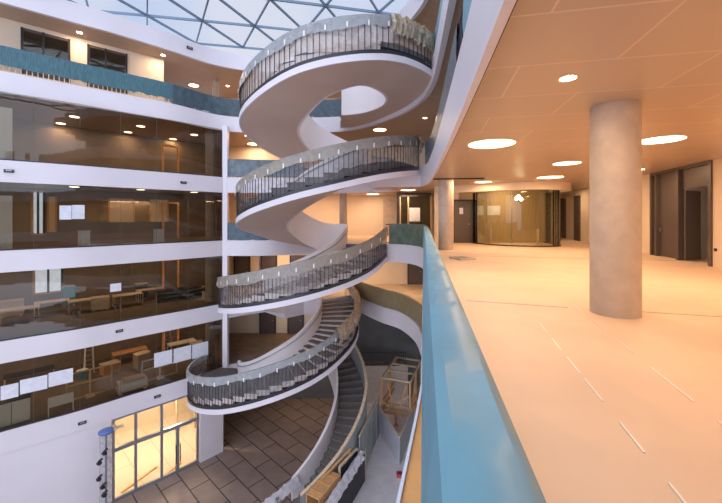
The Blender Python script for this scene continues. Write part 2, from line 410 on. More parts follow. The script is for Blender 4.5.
# ------------------------------------------------------------------ spiral stairs
def lerp(tab, x):
    if x <= tab[0][0]: return tab[0][1]
    for (a, p), (b, q) in zip(tab, tab[1:]):
        if x <= b:
            t = (x - a) / (b - a); return p + (q - p) * t
    return tab[-1][1]
def smoothtab(tab, w=9):
    return lambda x: sum(lerp(tab, x + d) * g for d, g in ((-w, .25), (0, .5), (w, .25)))
def flight(label, c, Ri, RoT, tab, th0, th1, ztop, zbot, filmk, filmtop, steps=(0, 0), soff='soffit', rail=(None, None), guard_h=1.6, riser='riser', guard=(None, None), foil=None, sheet_label=None, band=.42, rail_h=1.62):
    e = smoothtab(tab); Ro = (lambda t: RoT) if not isinstance(RoT, list) else smoothtab(RoT, 5)
    def P(t, r, z):
        a = math.radians(t); return (c[0] + r * math.cos(a), c[1] - r * math.sin(a), z)
    def frange(a, b, s=4):
        n = max(2, int(abs(b - a) / s)); return [a + (b - a) * i / n for i in range(n + 1)]
    T = thing('spiral_stair', label, 'staircase')
    ts = frange(th0, th1)
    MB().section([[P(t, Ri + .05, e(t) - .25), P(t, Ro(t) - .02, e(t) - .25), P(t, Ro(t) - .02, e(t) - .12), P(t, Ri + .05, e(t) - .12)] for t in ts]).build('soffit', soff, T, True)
    MB().section([[P(t, Ro(t) - .02, e(t) - .26), P(t, Ro(t) + .05, e(t) - .26), P(t, Ro(t) + .05, e(t)), P(t, Ro(t) - .02, e(t))] for t in ts]).build('outer_stringer', 'white', T, True)
    MB().section([[P(t, Ro(t) - .03, e(t)), P(t, Ro(t) + .02, e(t)), P(t, Ro(t) + .02, e(t) + .16), P(t, Ro(t) - .03, e(t) + .16)] for t in ts]).build('edge_plate', 'dark', T, True)
    g0 = th0 if guard[0] is None else guard[0]; g1 = th1 if guard[1] is None else guard[1]
    gt = frange(g0, g1)
    MB().section([[P(t, Ri - .07, e(t) - .25), P(t, Ri + .07, e(t) - .25), P(t, Ri + .07, e(t) + guard_h), P(t, Ri - .07, e(t) + guard_h)] for t in gt]).build('inner_guard', 'guard', T, True)
    MB().tube([P(t, Ri + .15, e(t) + guard_h - .2) for t in gt], .025).build('handrail', 'steel', T, True)
    # flat landings before and after the run of steps, then the steps
    s0, s1 = steps
    def plate(a, b, z, nm='landing'):
        if b - a < 1: return
        MB().section([[P(t, Ri + .07, z - .2), P(t, Ro(t) - .03, z - .2), P(t, Ro(t) - .03, z), P(t, Ri + .07, z)] for t in frange(a, b)]).build(nm, 'step', T)
    plate(th0, s0, ztop); plate(s1, th1, zbot)
    n = round((ztop - zbot) / .175)
    t = s0
    for i in range(n):
        # steps follow the fall of the stringer
        z = ztop - (i + 1) * (ztop - zbot) / n
        ta = s0 + (s1 - s0) * i / n; tb = s0 + (s1 - s0) * (i + 1) / n
        zz = min(ztop, max(zbot, e((ta + tb) / 2) + .5)) if i < n - 1 else zbot
        st = MB().section([[P(q, Ri + .07, zz - .34), P(q, Ro((ta + tb) / 2) - .11, zz - .34), P(q, Ro((ta + tb) / 2) - .11, zz - .05), P(q, Ri + .07, zz - .05)] for q in (ta, tb + .3)]).build('step', riser, T)
        MB().section([[P(q, Ri + .07, zz - .05), P(q, Ro((ta + tb) / 2) - .10, zz - .05), P(q, Ro((ta + tb) / 2) - .10, zz), P(q, Ri + .07, zz)] for q in (ta, tb + .6)]).build('tread', 'step', st)
    # outer railing
    r0 = th0 if rail[0] is None else rail[0]; r1 = th1 if rail[1] is None else rail[1]
    rt = frange(r0, r1, 3); H = rail_h
    R = MB().tube([P(t, Ro(t), e(t) + H) for t in rt], .03).build('railing', 'dark', T, True)
    nb = min(98, int(math.radians(r1 - r0) * Ro((r0 + r1) / 2) / .19))
    me = MB().box((0, 0, H / 2), (.024, .024, H)).build('baluster', 'dark', R)
    me.location = P(r0, Ro(r0), e(r0))
    for i in range(1, nb):
        t = r0 + (r1 - r0) * i / nb; b = me.copy(); COL.objects.link(b); b.parent = R
        b.location = P(t, Ro(t), e(t)); b.rotation_euler = (0, 0, -math.radians(t))
    # film: a sheet behind the bars and a fold over the rail
    rt2 = frange(r0, r1, 1.5)
    rows = []
    for q in rt2:
        wob = .03 * math.sin(q * .9) + .02 * math.sin(q * 2.3)
        rows.append([P(q, Ro(q) - .06 - wob * .5, e(q) + .35 + .18 * math.sin(q * .13)), P(q, Ro(q) - .07 + wob, e(q) + .9), P(q, Ro(q) - .05, e(q) + H)])
    fl = MB().section(rows, False).build('dust_film', FILM[filmk], None, True)
    tag(fl, sheet_label + ' of the stair, hung behind the bars', 'plastic film')
    rows = []
    for q in rt2:
        d = band + .05 * math.sin(q * .23) + .02 * math.sin(q * 1.1)
        rows.append([P(q, Ro(q) - .06, e(q) + H - .25), P(q, Ro(q) - .05, e(q) + H + .05), P(q, Ro(q) + .05, e(q) + H + .05), P(q, Ro(q) + .07 + .02 * math.sin(q * 1.7), e(q) + H - d)])
    f2 = MB().section(rows, False).build('rail_cover', filmtop, None, True)
    tag(f2, sheet_label.replace('dust film', 'cover') + ', folded over the handrail with tape', 'plastic cover')
    k = 0
    for q in frange(r0 + 3, r1 - 3, 9):
        tp = MB().section([[P(x, Ro(x) + .085, e(x) + H - .40), P(x, Ro(x) + .10, e(x) + H - .40), P(x, Ro(x) + .10, e(x) + H - .2), P(x, Ro(x) + .085, e(x) + H - .2)] for x in (q, q + .7)]).build('tape', 'tape', f2)
    if foil:
        a, b = foil; rows = []
        for i, q in enumerate(frange(a, b, .8)):
            w1 = random.uniform(-.07, .07); w2 = random.uniform(-.05, .1)
            rows.append([P(q, Ro(q) - .22 + w1, e(q) + H - .3), P(q, Ro(q) - .12, e(q) + H + .12 + w2), P(q, Ro(q) + .12, e(q) + H + .1 + w1), P(q, Ro(q) + .2 + w2, e(q) + H - .3), P(q, Ro(q) + .14 + w1, e(q) + H - .75 + 2 * w2)])
        o = MB().section(rows, False).build('crumpled_sheet', 'foil', None, True)
        tag(o, 'brown crumpled plastic on the upper rail end of ' + sheet_label.split(' on ')[-1], 'plastic sheet')
    return T, P, e, Ro

flight('topmost turn of the spiral stair, a broad ring with a beige underside', (-.95, 18.3), 2.3, 5.08,
       [(-100, 7.8), (-40, 7.9), (40, 7.92), (58, 7.98), (68, 7.93), (78, 7.8), (85, 7.68), (95, 7.55), (105, 7.38), (114, 7.2), (125, 6.85), (150, 6.4), (180, 6.15), (200, 5.85), (220, 5.4), (310, 3.75)],
       -95, 308, 8.39, 4.2, 'a', FILMTOP, (70, 305), rail=(36, 308), foil=(38, 66), sheet_label='dust film on the topmost turn', rail_h=1.45)
flight('second turn of the spiral stair, dark steps climbing to the right', (-1.75, 19.8), 2.36, 4.98,
       [(12, 4.1), (18, 4.02), (49, 3.65), (70, 3.28), (81, 3.0), (91, 2.82), (99, 2.65), (107, 2.48), (117, 2.25), (130, 2.0), (143, 1.7), (170, 1.3), (198, .8), (222, .2), (258, -.45)],
       14, 256, 4.19, 0.01, 'b', FILMTOPB, (20, 252), riser='step', guard=(None, 292), foil=(16, 24), sheet_label='brownish dust film on the second turn')
flight('third turn of the spiral stair, dipping to the left below the eye level', (-3.3, 21.5), 2.55, 5.05,
       [(16, -.5), (26, -.74), (44, -1.32), (57, -1.59), (69, -1.86), (89, -2.26), (103, -2.53), (122, -2.89), (160, -3.5), (225, -4.65)],
       20, 226, 0.0, -4.19, 'c', FILMTOPB, (22, 222), foil=None, sheet_label='grey-brown dust film on the third turn', band=.5)
flight('fourth turn of the spiral stair, open steps sweeping over the ground floor', (-5.25, 22.85), 2.6, [(-40, 5.05), (100, 5.1), (125, 5.25), (150, 5.5), (168, 5.1), (186, 4.3)],
       [(-38, -4.7), (-20, -5.1), (0, -5.55), (20, -6.05), (33, -6.3), (40, -6.5), (49, -6.8), (68, -7.25), (85, -7.65), (100, -8.05), (117, -8.45), (140, -8.85), (190, -8.95)],
       -36, 184, -4.2, -8.38, 'd', FILMTOP, (-34, 142), guard=(-36, 152), foil=(-34, 40), sheet_label='clear grey dust film on the fourth turn', band=.34)

# lowest flight down to the ground, between two solid guards
c5 = (-6.0, 23.0)
def P5(t, r, z): a = math.radians(t); return (c5[0] + r * math.cos(a), c5[1] - r * math.sin(a), z)
T5 = thing('spiral_stair', 'lowest flight with dark treads curving down to the ground floor', 'staircase')
def ro5(t): return lerp([(-42, 6.3), (0, 6.3), (30, 6.0), (60, 5.72)], t)
def t5(t): return lerp([(-42, -8.4), (60, -13.85)], t)
ang5 = [-42 + 102 * i / 30 for i in range(31)]
MB().section([[P5(t, 4.33, max(-14, t5(t) - 1.1)), P5(t, 4.5, max(-14, t5(t) - 1.1)), P5(t, 4.5, t5(t) + 1.1), P5(t, 4.33, t5(t) + 1.1)] for t in ang5]).build('inner_guard', 'guard', T5, True)
MB().section([[P5(t, ro5(t), t5(t) - .6), P5(t, ro5(t) + .1, t5(t) - .6), P5(t, ro5(t) + .1, t5(t) + 1.1), P5(t, ro5(t), t5(t) + 1.1)] for t in ang5]).build('outer_guard', 'hoard', T5, True)
MB().section([[P5(t, ro5(t) - .04, t5(t) + 1.1), P5(t, ro5(t) + .14, t5(t) + 1.1), P5(t, ro5(t) + .14, t5(t) + 1.16), P5(t, ro5(t) - .04, t5(t) + 1.16)] for t in ang5]).build('cap_rail', 'palewood', T5, True)
for i in range(22):
    ta = -42 + 102 * i / 22; tb = ta + 102 / 22; z = -8.4 - (i + 1) * 5.45 / 22
    s_ = MB().section([[P5(q, 4.5, z - .3), P5(q, ro5(q), z - .3), P5(q, ro5(q), z - .05), P5(q, 4.5, z - .05)] for q in (ta, tb)]).build('step', 'dusk', T5)
    MB().section([[P5(q, 4.5, z - .05), P5(q, ro5(q), z - .05), P5(q, ro5(q), z), P5(q, 4.5, z)] for q in (ta - .3, tb)]).build('tread', 'tread5', s_)

# ------------------------------------------------------------------ guards along the slab edges
def guardrail(name, label, path, z, H, bars, m_bar='dark'):
    T = thing(name, label, 'railing')
    N = normals(path)
    MB().tube([(p[0], p[1], z + H) for p in path], .03).build('top_rail', m_bar, T, True)
    MB().tube([(p[0], p[1], z + .1) for p in path], .02).build('bottom_rail', m_bar, T, True)
    if bars:
        rs = resample(path, bars)[:100]
        me = MB().box((0, 0, H / 2), (.03, .03, H)).build('baluster', m_bar, T); me.location = (*rs[0], z)
        for p in rs[1:]:
            b = me.copy(); COL.objects.link(b); b.parent = T; b.location = (*p, z)
    return T
def sheet(name, label, path, z0, z1, m, off=-.06, seed=0, fold=.12, hem=.05):
    rs = resample(path, .22); N = normals(rs); rows = []; rnd = random.Random(seed)
    for i, (p, n) in enumerate(zip(rs, N)):
        w = rnd.uniform(-.02, .02); h = rnd.uniform(-hem, hem)
        def q(o, z): return (p[0] + n.x * o, p[1] + n.y * o, z)
        rows.append([q(off + w, z0 + h), q(off - .01 - w, (z0 + z1) / 2), q(off, z1), q(-off, z1), q(-off + w, z1 - fold)])
    return tag(MB().section(rows, False).build(name, m, None, True), label, 'plastic sheet')
def ins(path, d):
    N = normals(path); return [(p[0] + n.x * d, p[1] + n.y * d) for p, n in zip(path, N)]

E5 = [p for p in EDGE[5]]
i_tl = max(i for i, p in enumerate(E5) if p[0] > -11.6 and p[1] > 20)
left5 = ins(E5[i_tl:], .12); rear5 = ins([p for p in E5[:i_tl + 1] if p[1] > 17.5], .12)
left5 = [p for p in left5 if p[1] > 9]
guardrail('gallery_railing', 'railing with tan bars along the top gallery on the left', left5, 8.4, 1.2, .2, 'palewood')
sheet('railing_sheet', 'teal sheeting draped over the left top gallery railing', left5, 8.72, 9.66, 'teal', seed=1)
guardrail('gallery_railing', 'dark railing round the rear of the top gallery', rear5, 8.4, 1.2, .22)
sheet('railing_sheet', 'slate blue sheeting draped over the rear top gallery railing', rear5, 8.50, 9.66, 'slate', seed=2)
near5 = ins([p for p in E5 if 3 < p[1] < 15.5 and p[0] > 0], .12)
guardrail('gallery_railing', 'top gallery railing running towards the viewer on the right', near5, 8.4, 1.2, .22)
sheet('railing_sheet', 'pale blue sheeting on the top gallery railing at the right', near5, 8.5, 9.66, 'blue', seed=3)

E4 = EDGE[4]
r4 = ins([p for p in E4 if 2 < p[1] < 18.4 and p[0] > .3], .12)
guardrail('gallery_railing', 'fourth level railing above the white band on the right', r4, 4.2, 1.2, .22)
sheet('railing_sheet', 'blue and grey sheeting hanging on the fourth level railing at the right', [p for p in r4 if p[1] < 6.8], 4.3, 5.46, 'blue', seed=4, hem=.25)
sheet('railing_sheet', 'dark grey sheeting on the far part of the fourth level railing', [p for p in r4 if p[1] >= 6.6], 4.3, 5.46, 'greyblue', seed=5, hem=.2)
back4 = ins([p for p in E4 if p[1] > 23.2 and p[0] < 1.1], .12)
guardrail('gallery_railing', 'fourth level railing at the rear behind the second turn', back4, 4.2, 1.2, .22)
sheet('railing_sheet', 'grey-blue sheeting on the fourth level railing at the rear', back4, 4.3, 5.46, 'greyblue', seed=6)
E3 = EDGE[3]
back3 = ins([p for p in E3 if p[0] < -4 and p[1] > 22.5], .12)
guardrail('gallery_railing', 'third level railing at the rear left of the stair', back3, 0, 1.15, .22)
sheet('railing_sheet', 'dark slate sheeting on the third level railing left of the stair', back3, .05, 1.2, 'slate', seed=7)
mesh3 = ins([p for p in R3 if p[1] > 17.3], .10)
guardrail('gallery_railing', 'short curved railing at the far end of the blue covered balustrade', mesh3, 0, 1.15, .22)
sheet('railing_sheet', 'olive green sheeting on the short curved railing beyond the blue cover', mesh3, .02, 1.2, 'greenmesh', seed=8, fold=.5, hem=.01)
mesh2 = ins([p for p in R2 if p[1] > 9], .10)
guardrail('gallery_railing', 'curved railing of the second level under olive brown sheeting', mesh2, -4.2, 1.1, .25)
sheet('railing_sheet', 'olive brown sheeting on the curved second level railing', mesh2, -4.18, -3.08, 'brownmesh', off=-.08, seed=9, fold=.6, hem=.01)

# the covered balustrade next to the viewer
bal = [p for p in R3 if -3 < p[1] < 17.5]
bal = resample(bal, .12)
T = thing('balustrade', 'long balustrade beside the viewer running to the far landing', 'balustrade')
ribbon(bal, 0, 1.08, .06, .12).build('panel', 'glassc', T)
ribbon(bal, 0, .12, .02, .16).build('base_shoe', 'steel', T)
MB().section([[(p[0] + n.x * a, p[1] + n.y * a, z) for a, z in ((.02, 1.06), (.16, 1.06), (.16, 1.10), (.02, 1.10))] for p, n in zip(bal, normals(bal))]).build('handrail', 'steel', T)
rows = []
rnd = random.Random(3)
for i, (p, n) in enumerate(zip(bal, normals(bal))):
    w = .006 * math.sin(i * .7) + .005 * math.sin(i * 1.9) + rnd.uniform(-.003, .003)
    prof = ((-.045, .12), (-.035 - w, .6), (-.012, 1.06), (.0, 1.115), (.03, 1.132 + w), (.09, 1.136 - w), (.14, 1.13 + w * .7), (.17, 1.108), (.185, 1.05), (.20 + w, .6), (.21, .05))
    rows.append([(p[0] + n.x * a, p[1] + n.y * a, z) for a, z in prof])
tag(MB().section(rows, False).build('balustrade_cover', 'blue', None, True), 'light blue protective film wrapped over the balustrade beside the viewer', 'protective cover')
bp = [p for p in resample(R3, .5) if -2 < p[1] < 12]
eb = MB().section([[(p[0] + n.x * a, p[1] + n.y * a, z) for a, z in ((o, -.22), (-.016, -.22), (-.016, -.03), (o, -.03))] for p, n, o in [(p, n, min(-.035, -.158 + .095 * (max(.5, p[1]) - 1.93))) for p, n in zip(bp, normals(bp))]])
tag(eb.build('edge_board', 'edgewood'), 'orange timber edge board below the blue balustrade cover', 'board')

lip = MB().section([[(p[0] + n.x * a, p[1] + n.y * a, z) for a, z in ((o - .022, -.2), (o - .002, -.2), (o - .002, .0), (o - .022, .0))] for p, n, o in [(p, n, min(-.035, -.158 + .095 * (max(.5, p[1]) - 1.93))) for p, n in zip(bp, normals(bp))]])
tag(lip.build('edge_batten', 'paper'), 'thin pale batten on the outer side of the orange edge board', 'batten')
# ------------------------------------------------------------------ columns
def column(label, x, y, z0, z1, r, m='conc', collar=True, group=None):
    T = thing('concrete_column', label, 'column', (x, y, z0), group=group)
    MB().lathe((0, 0, 0), [(r, 0), (r, z1 - z0)], 40).build('shaft', m, T, True)
    if collar: MB().lathe((0, 0, z1 - z0 - .012), [(r + .01, 0), (r + .09, 0), (r + .09, .01), (r + .01, .01)], 40).build('ceiling_collar', 'steel', T, True)
    return T
column('big round concrete column nearest on the board-covered floor', 4.17, 5.75, 0, 3.42, .35)
column('round concrete column at the end of the balustrade before the dark door', 4.13, 17.0, 0, 3.42, .36)
column('round column behind the stair on the third level, against the cream wall', -1.3, 25.6, 0, 3.42, .28, 'conc', False)
column('round column behind the railing sheet of the top gallery', -10.9, 26.2, 8.4, 11.82, .22, 'conc', False)
for k, nm in ((1, 'first'), (2, 'second'), (3, 'third'), (4, 'fourth')):
    column('grey column inside the glass corner of the %s level offices' % nm, -10.35, 24.0, LV[k], LV[k + 1] - .8, .3, 'conc', False)

# ------------------------------------------------------------------ lamps
def disc_lamp(x, y, z, r, power, label, group=None, small=False, color=WARM):
    T = thing('ceiling_lamp' if not small else 'ceiling_spotlight', label, 'lamp', (x, y, z), group=group)
    MB().lathe((0, 0, -.012), [(r, 0), (r + .03, 0), (r + .03, .012), (r, .012)], 32).build('trim_ring', 'whitepl', T, True)
    MB().lathe((0, 0, -.02), [(r * .01, 0), (r, 0), (r, .012), (r * .01, .012)], 32).build('lens' if small else 'diffuser', 'lens2' if small else 'lens', T)
    L = bpy.data.lights.new('lamp_light', 'AREA'); L.shape = 'DISK'; L.size = 2 * r; L.energy = power * LAMP_K; L.color = color
    o = bpy.data.objects.new('lamp_light', L); COL.objects.link(o); o.parent = T; o.location = (0, 0, -.04)
    return T
disc_lamp(3.26, 8.75, 3.42, .56, 75, 'large round ceiling lamp left of the near column')
disc_lamp(7.1, 8.3, 3.42, .46, 75, 'large round ceiling lamp right of the near column')
disc_lamp(8.7, 16.1, 3.42, .55, 65, 'round ceiling lamp before the right part of the glass room')
disc_lamp(7.0, 11.9, 3.42, .42, 65, 'mid-distance round ceiling lamp touching the near column in view')
disc_lamp(6.4, 18.3, 3.42, .42, 45, 'round ceiling lamp in front of the glass room by the papers')
disc_lamp(3.2, 23.8, 3.42, .5, 70, 'round ceiling lamp beyond the green sheeted railing')
disc_lamp(.95, 28.0, 3.42, .5, 70, 'farthest round lamp by the cream rear wall of the third level')
disc_lamp(8.6, 20.4, 3.42, .2, 45, 'lamp added in the ceiling to brighten the glass room')  # lamp added to make the glass room interior bright
disc_lamp(2.72, 4.6, 3.42, .10, 40, 'bright small ceiling spot nearest the viewer', small=True)
disc_lamp(4.8, 16.5, 3.42, .10, 30, 'small bright spot beside the far column', small=True)
disc_lamp(10.7, 13.4, 3.42, .12, 30, 'small bright spot by the right wall doors', small=True)
disc_lamp(13.0, 22.6, 3.42, .12, 30, 'small spot at the far end of the right wall', small=True)
disc_lamp(9.0, 4.6, 3.42, .5, 75, 'round ceiling lamp off to the right beyond the picture edge')
disc_lamp(5.2, 1.2, 3.42, .5, 75, 'round ceiling lamp over the floor behind the viewer')
disc_lamp(10.0, -1.5, 3.42, .5, 75, 'round ceiling lamp in the back corner behind the viewer')
# top gallery
for x, y, s, l in ((-15.6, 19.4, 1, 'starry spot over the left top gallery, nearest of three'), (-12.5, 22.1, 1, 'starry spot over the top gallery in the middle of three'), (-10.4, 27.3, 1, 'starry spot by the column of the top gallery'), (-13.0, 27.2, 0, 'oval lamp at the rear of the top gallery')):
    disc_lamp(x, y, 11.82, .12 if s else .35, 40, l, small=bool(s))
disc_lamp(-4, 27, 11.82, .4, 90, 'lamp over the rear top gallery behind the ring'); disc_lamp(3, 24, 11.82, .4, 60, 'lamp over the right rear corner of the top gallery')
for x, y, r, l in ((-8.9, 28.9, .45, 'oval lamp on the fourth level left of the ring'), (-8.5, 26.0, .12, 'small lamp above the oval one on the fourth level'), (-5.0, 27, .4, 'lamp on the fourth level behind the ring'), (1.3, 24.2, .45, 'oval lamp seen below the ring on the fourth level'), (3.9, 21.3, .12, 'starry spot right of the ring on the fourth level')):
    disc_lamp(x, y, 7.62, r, 80, l, small=r < .2)
for x, y, l in ((-7.5, 27, 'lamp on the third level behind the left end of the second turn'), (-3.2, 27.4, 'lamp on the third level behind the inner guard')):
    disc_lamp(x, y, 3.42, .4, 80, l)
for x, y, l in ((-6.5, 28, 'lamp on the second level over the rear doors'), (-1, 28.5, 'lamp on the second level behind the third turn'), (3, 25.5, 'lamp on the second level over the orange floor'), (5.5, 17, 'lamp on the second level below the near floor')):
    disc_lamp(x, y, -.78, .4, 90, l)
disc_lamp(-6, 28.5, -4.98, .3, 22, 'dim lamp over the dark rear of the first level')
# offices behind the facade
onames = {4: 'fourth', 3: 'third', 2: 'second', 1: 'first'}
for k, P_ in ((4, 30), (3, 30), (2, 32), (1, 32)):
    pts = [(-12.2, 25.6), (-14.6, 23.2), (-17.2, 21.0), (-20.0, 18.6)] + ([(-14.5, 27), (-19.3, 22.5), (-16.5, 24.8)] if k == 4 else [])
    for i, (x, y) in enumerate(pts):
        disc_lamp(x, y, LV[k + 1] - .8, .24, P_, '%s office ceiling lamp of the %s level, behind the glass' % (['rightmost front', 'second from right', 'third from right', 'leftmost', 'rear right', 'rear left', 'rear middle'][i], onames[k]), group='office ceiling lamps of the %s level' % onames[k])
for x, y, l in ((-13, 24, 'lamp in the bright ground-floor room beyond the entrance'), (-16, 21.5, 'second lamp in the bright ground-floor room')):
    disc_lamp(x, y, -9.2, .4, 260, l, color=(1, .83, .70))
disc_lamp(-4, 28, -9.2, .3, 40, 'lamp at the back of the ground floor passage')

# ------------------------------------------------------------------ own level: right wall, doors, glass room
def wl(y): return (11.1 + (y - 10.8) * .27, y)
def along(u):   # where the sight line at u meets the right wall
    s = (u - CX) / F_PX; y = (11.1 - 10.8 * .27) / (s - .27); return Vector((s * y, y))
wa = math.atan2(1, .27)
pA, pB = along(712), along(651)
struct(MB().hexa(*[[(*wl(-7), z), (*wl(pA.y), z), (wl(pA.y)[0] + .3, pA.y, z), (wl(-7)[0] + .3, -7, z)] for z in (0, 3.42)]).build('wall_right', 'cream'))
struct(MB().hexa(*[[(*wl(pB.y), z), (*wl(29.9), z), (wl(29.9)[0] + .3, 29.9, z), (wl(pB.y)[0] + .3, pB.y, z)] for z in (0, 3.42)]).build('wall_right_far', 'cream'))
D = thing('door_1', None, None); tag(D, None, None, None, 'structure')
def onw(t, off=0): q = pB + (pA - pB) * t; return q.x + .96 * off, q.y - .26 * off
L = (pA - pB).length
def dbox(nm, t0, t1, z0, z1, off, th, m, par=D):
    a = Vector(onw(t0, off)); b = Vector(onw(t1, off)); c = (a + b) / 2
    return MB().box((c.x, c.y, (z0 + z1) / 2), ((b - a).length, th, z1 - z0), math.atan2(b.y - a.y, b.x - a.x)).build(nm, m, par)
for t in (.0, .10, .50, .97): dbox('jamb', t, t + .04, 0, 3.42, .05, .2, 'door')
dl = dbox('door_leaf', .14, .50, 0.02, 2.5, .12, .06, 'door'); dbox('transom_panel', .14, .50, 2.5, 3.4, .12, .05, 'door')
dbox('side_panel', .04, .10, 0, 3.4, .1, .05, 'door'); dbox('head', .0, 1.0, 3.3, 3.42, .05, .2, 'door')
dbox('handle', .17, .19, 1.0, 1.15, .04, .05, 'steel', dl)
a = Vector(onw(.62, .05)); MB().box((a.x + .45, a.y + .25, 1.28), (.9, .05, 2.5), .35).build('door_leaf', 'door', D)
dbox('transom_panel', .54, .96, 2.6, 3.4, .12, .05, 'door')
wallseg('wall_room_beyond', (pA.x + 2, pA.y - .8), (pB.x + 2.2, pB.y + 1), 0, 3.42, 'cream')
for n_, (ua, ub) in enumerate(((561.5, 566), (575, 580.5))):
    a, b = along(ub), along(ua)
    g = struct(MB().box(((a.x + b.x) / 2 - .03, (a.y + b.y) / 2, 1.5), ((b - a).length, .12, 3.0), math.atan2(b.y - a.y, b.x - a.x)).build('door_%d' % (n_ + 2), 'door'))
def on_right_wall(name, label, cat, u, z, w_, h_, m):
    a = along(u); return tag(MB().box((a.x - .02, a.y, z), (w_, .03, h_), wa).build(name, m), label, cat)
on_right_wall('wall_socket', 'small dark socket on the wall right of the door pair', 'socket', 716, .55, .09, .09, 'dark')

# wall with the dark door and the lined wall of the glass room
wallseg('wall_back', (4.55, 21.6), (6.0, 21.6), 0, 3.42, 'cream', .2)
wallseg('wall_back_lined', (6.0, 21.6), (11.3, 21.6), 0, 3.42, 'gold', .2)
D4 = thing('door_4', None, None); tag(D4, None, None, None, 'structure')
MB().box((6.22, 21.42, 1.27), (1.06, .08, 2.54)).build('door_leaf', 'door', D4)
for x in (5.66, 6.79): MB().box((x, 21.44, 1.3), (.07, .14, 2.6)).build('jamb', 'dark', D4)
MB().box((6.22, 21.44, 2.6), (1.2, .14, .08)).build('head', 'dark', D4)
MB().box((6.6, 21.36, 1.15), (.14, .05, .04)).build('handle', 'steel', D4)
tag(MB().box((6.12, 21.36, 1.95), (.22, .01, .38)).build('door_notice', 'paper'), 'small pale notice taped on the dark door', 'notice')
for x, l in ((7.12, 'left one of two white papers on the wall of the glass room'), (8.15, 'right one of two white papers on the wall of the glass room')):
    tag(MB().box((x, 21.48, 1.98), (.78, .01, .58)).build('paper_sheet', 'paper'), l, 'paper')
gr = crom([(6.75, 21.3), (6.85, 20.6), (7.7, 19.2), (9.0, 18.55), (10.2, 18.6), (10.95, 19.3), (11.2, 21.4)])
g = struct(ribbon(gr, .02, 3.02, 0, .02).build('window_5', 'glassc'))
ribbon(gr, 0, .06, -.03, .05).build('base_channel', 'dark', g)
for p in resample(gr, 1.45)[1:]: MB().box((p[0], p[1], 1.5), (.02, .02, 3.0)).build('joint', 'steel', g)
struct(ribbon(crom([(4.6, 21.2), (5.6, 20.4), (6.85, 19.5), (7.9, 18.6), (9.0, 18.25), (10.4, 18.3), (11.2, 19.2), (11.5, 21.4)]), 3.0, 3.42, 0, .25).build('trim_lintel', 'cream'))
for i, (x, y, z) in enumerate(((9.0, 20.0, 2.75), (8.75, 20.3, 2.9), (9.25, 20.2, 2.6), (9.45, 19.9, 2.8), (9.1, 20.5, 2.65))):
    T = thing('pendant_lamp', ['front', 'left', 'right', 'far right', 'rear'][i] + ' glass ball of the pendant cluster inside the glass room', 'lamp', (x, y, z), group='pendant balls in the glass room')
    MB().lathe((0, 0, 0), [(.005, -.09), (.06, -.07), (.09, 0), (.06, .07), (.005, .09)], 14).build('globe', 'lens2' if i % 2 == 0 else 'glassc', T, True)
    MB().bar((0, 0, .08), (0, 0, 3.42 - z), .012).build('cord', 'dark', T)
for x, y in ((7.55, 20.4), (9.9, 19.6)):
    T = thing('wrapped_post', 'pale post %s inside the glass room' % ('under the left paper' if x < 8 else 'near the right glass side'), 'post', (x, y, 0))
    MB().box((0, 0, .45), (.1, .1, .9)).build('shaft', 'palewood', T); MB().box((0, 0, .02), (.3, .3, .04)).build('foot', 'palewood', T)
# glazed lobby left of the far column
LB = thing('glazed_partition', 'glazed lobby partition with a pale poster left of the far column', 'partition', (0, 0, 0))
for x in (2.75, 3.3, 4.9): MB().box((x, 24.5, 1.55), (.09, .1, 3.1)).build('post', 'gold', LB)
MB().box((3.8, 24.5, 3.05), (2.2, .1, .1)).build('head', 'dark', LB); MB().box((3.8, 24.5, 1.5), (2.1, .02, 3.0)).build('pane', 'glassc', LB)
MB().box((3.75, 24.47, 1.75), (.75, .02, .95)).build('poster', 'paper', LB)
struct(MB().box((4.0, 26.5, 1.7), (2.6, .2, 3.4)).build('wall_lobby', 'door'))
struct(MB().box((3.3, 30.0, 1.5), (2.8, .1, 3.0)).build('wall_brown_panel', 'conc'))
tag(MB().lathe((3.4, 29.9, 1.9), [(.01, -.02), (.16, -.02), (.16, .02), (.01, .02)], 16).build('wall_sign', 'dark'), 'dark round sign on the brown end wall', 'sign')

# things on the covered floor
def strip(label, p, q, w=.05, m='tape'):
    return tag(MB().bar((*p, .004), (*q, .004), w, .006).build('tape_strip', m), label, 'tape')
rnd = random.Random(5)
def broken(a, b, n, lab):
    a = Vector(a); b = Vector(b)
    for i in range(n):
        t0 = (i + rnd.uniform(.05, .25)) / n; t1 = (i + rnd.uniform(.6, .9)) / n
        o = strip(['nearest', 'second', 'third', 'fourth', 'fifth', 'farthest'][n - 1 - i] + ' ' + lab, a + (b - a) * t0, a + (b - a) * t1, .014); o['group'] = 'tape on ' + lab[9:45]
broken((2.68, 5.3), (1.7, 1.6), 6, 'tape piece on the floor seam left of the near column')
broken((3.85, 6.4), (2.55, 2.0), 5, 'tape piece on the floor seam before the near column')
strip('long board seam across the floor left of the near column', (2.0, 6.6), (3.6, 6.1), .02, 'conc')
strip('long board seam across the floor right of the near column', (4.4, 5.9), (9.0, 4.6), .02, 'conc')
strip('far board seam crossing the floor before the glass room', (4.4, 14.2), (11.6, 12.6), .03, 'conc')
hb = at(462, 259, 0)
T = thing('floor_hatch', 'small grey hatch frame lying on the floor near the far column', 'hatch', (hb[0], hb[1], 0), .3)
MB().box((0, 0, .03), (.62, .8, .06)).build('lid', 'conc', T); MB().box((0, 0, .065), (.42, .5, .02)).build('plate', 'hoard', T)
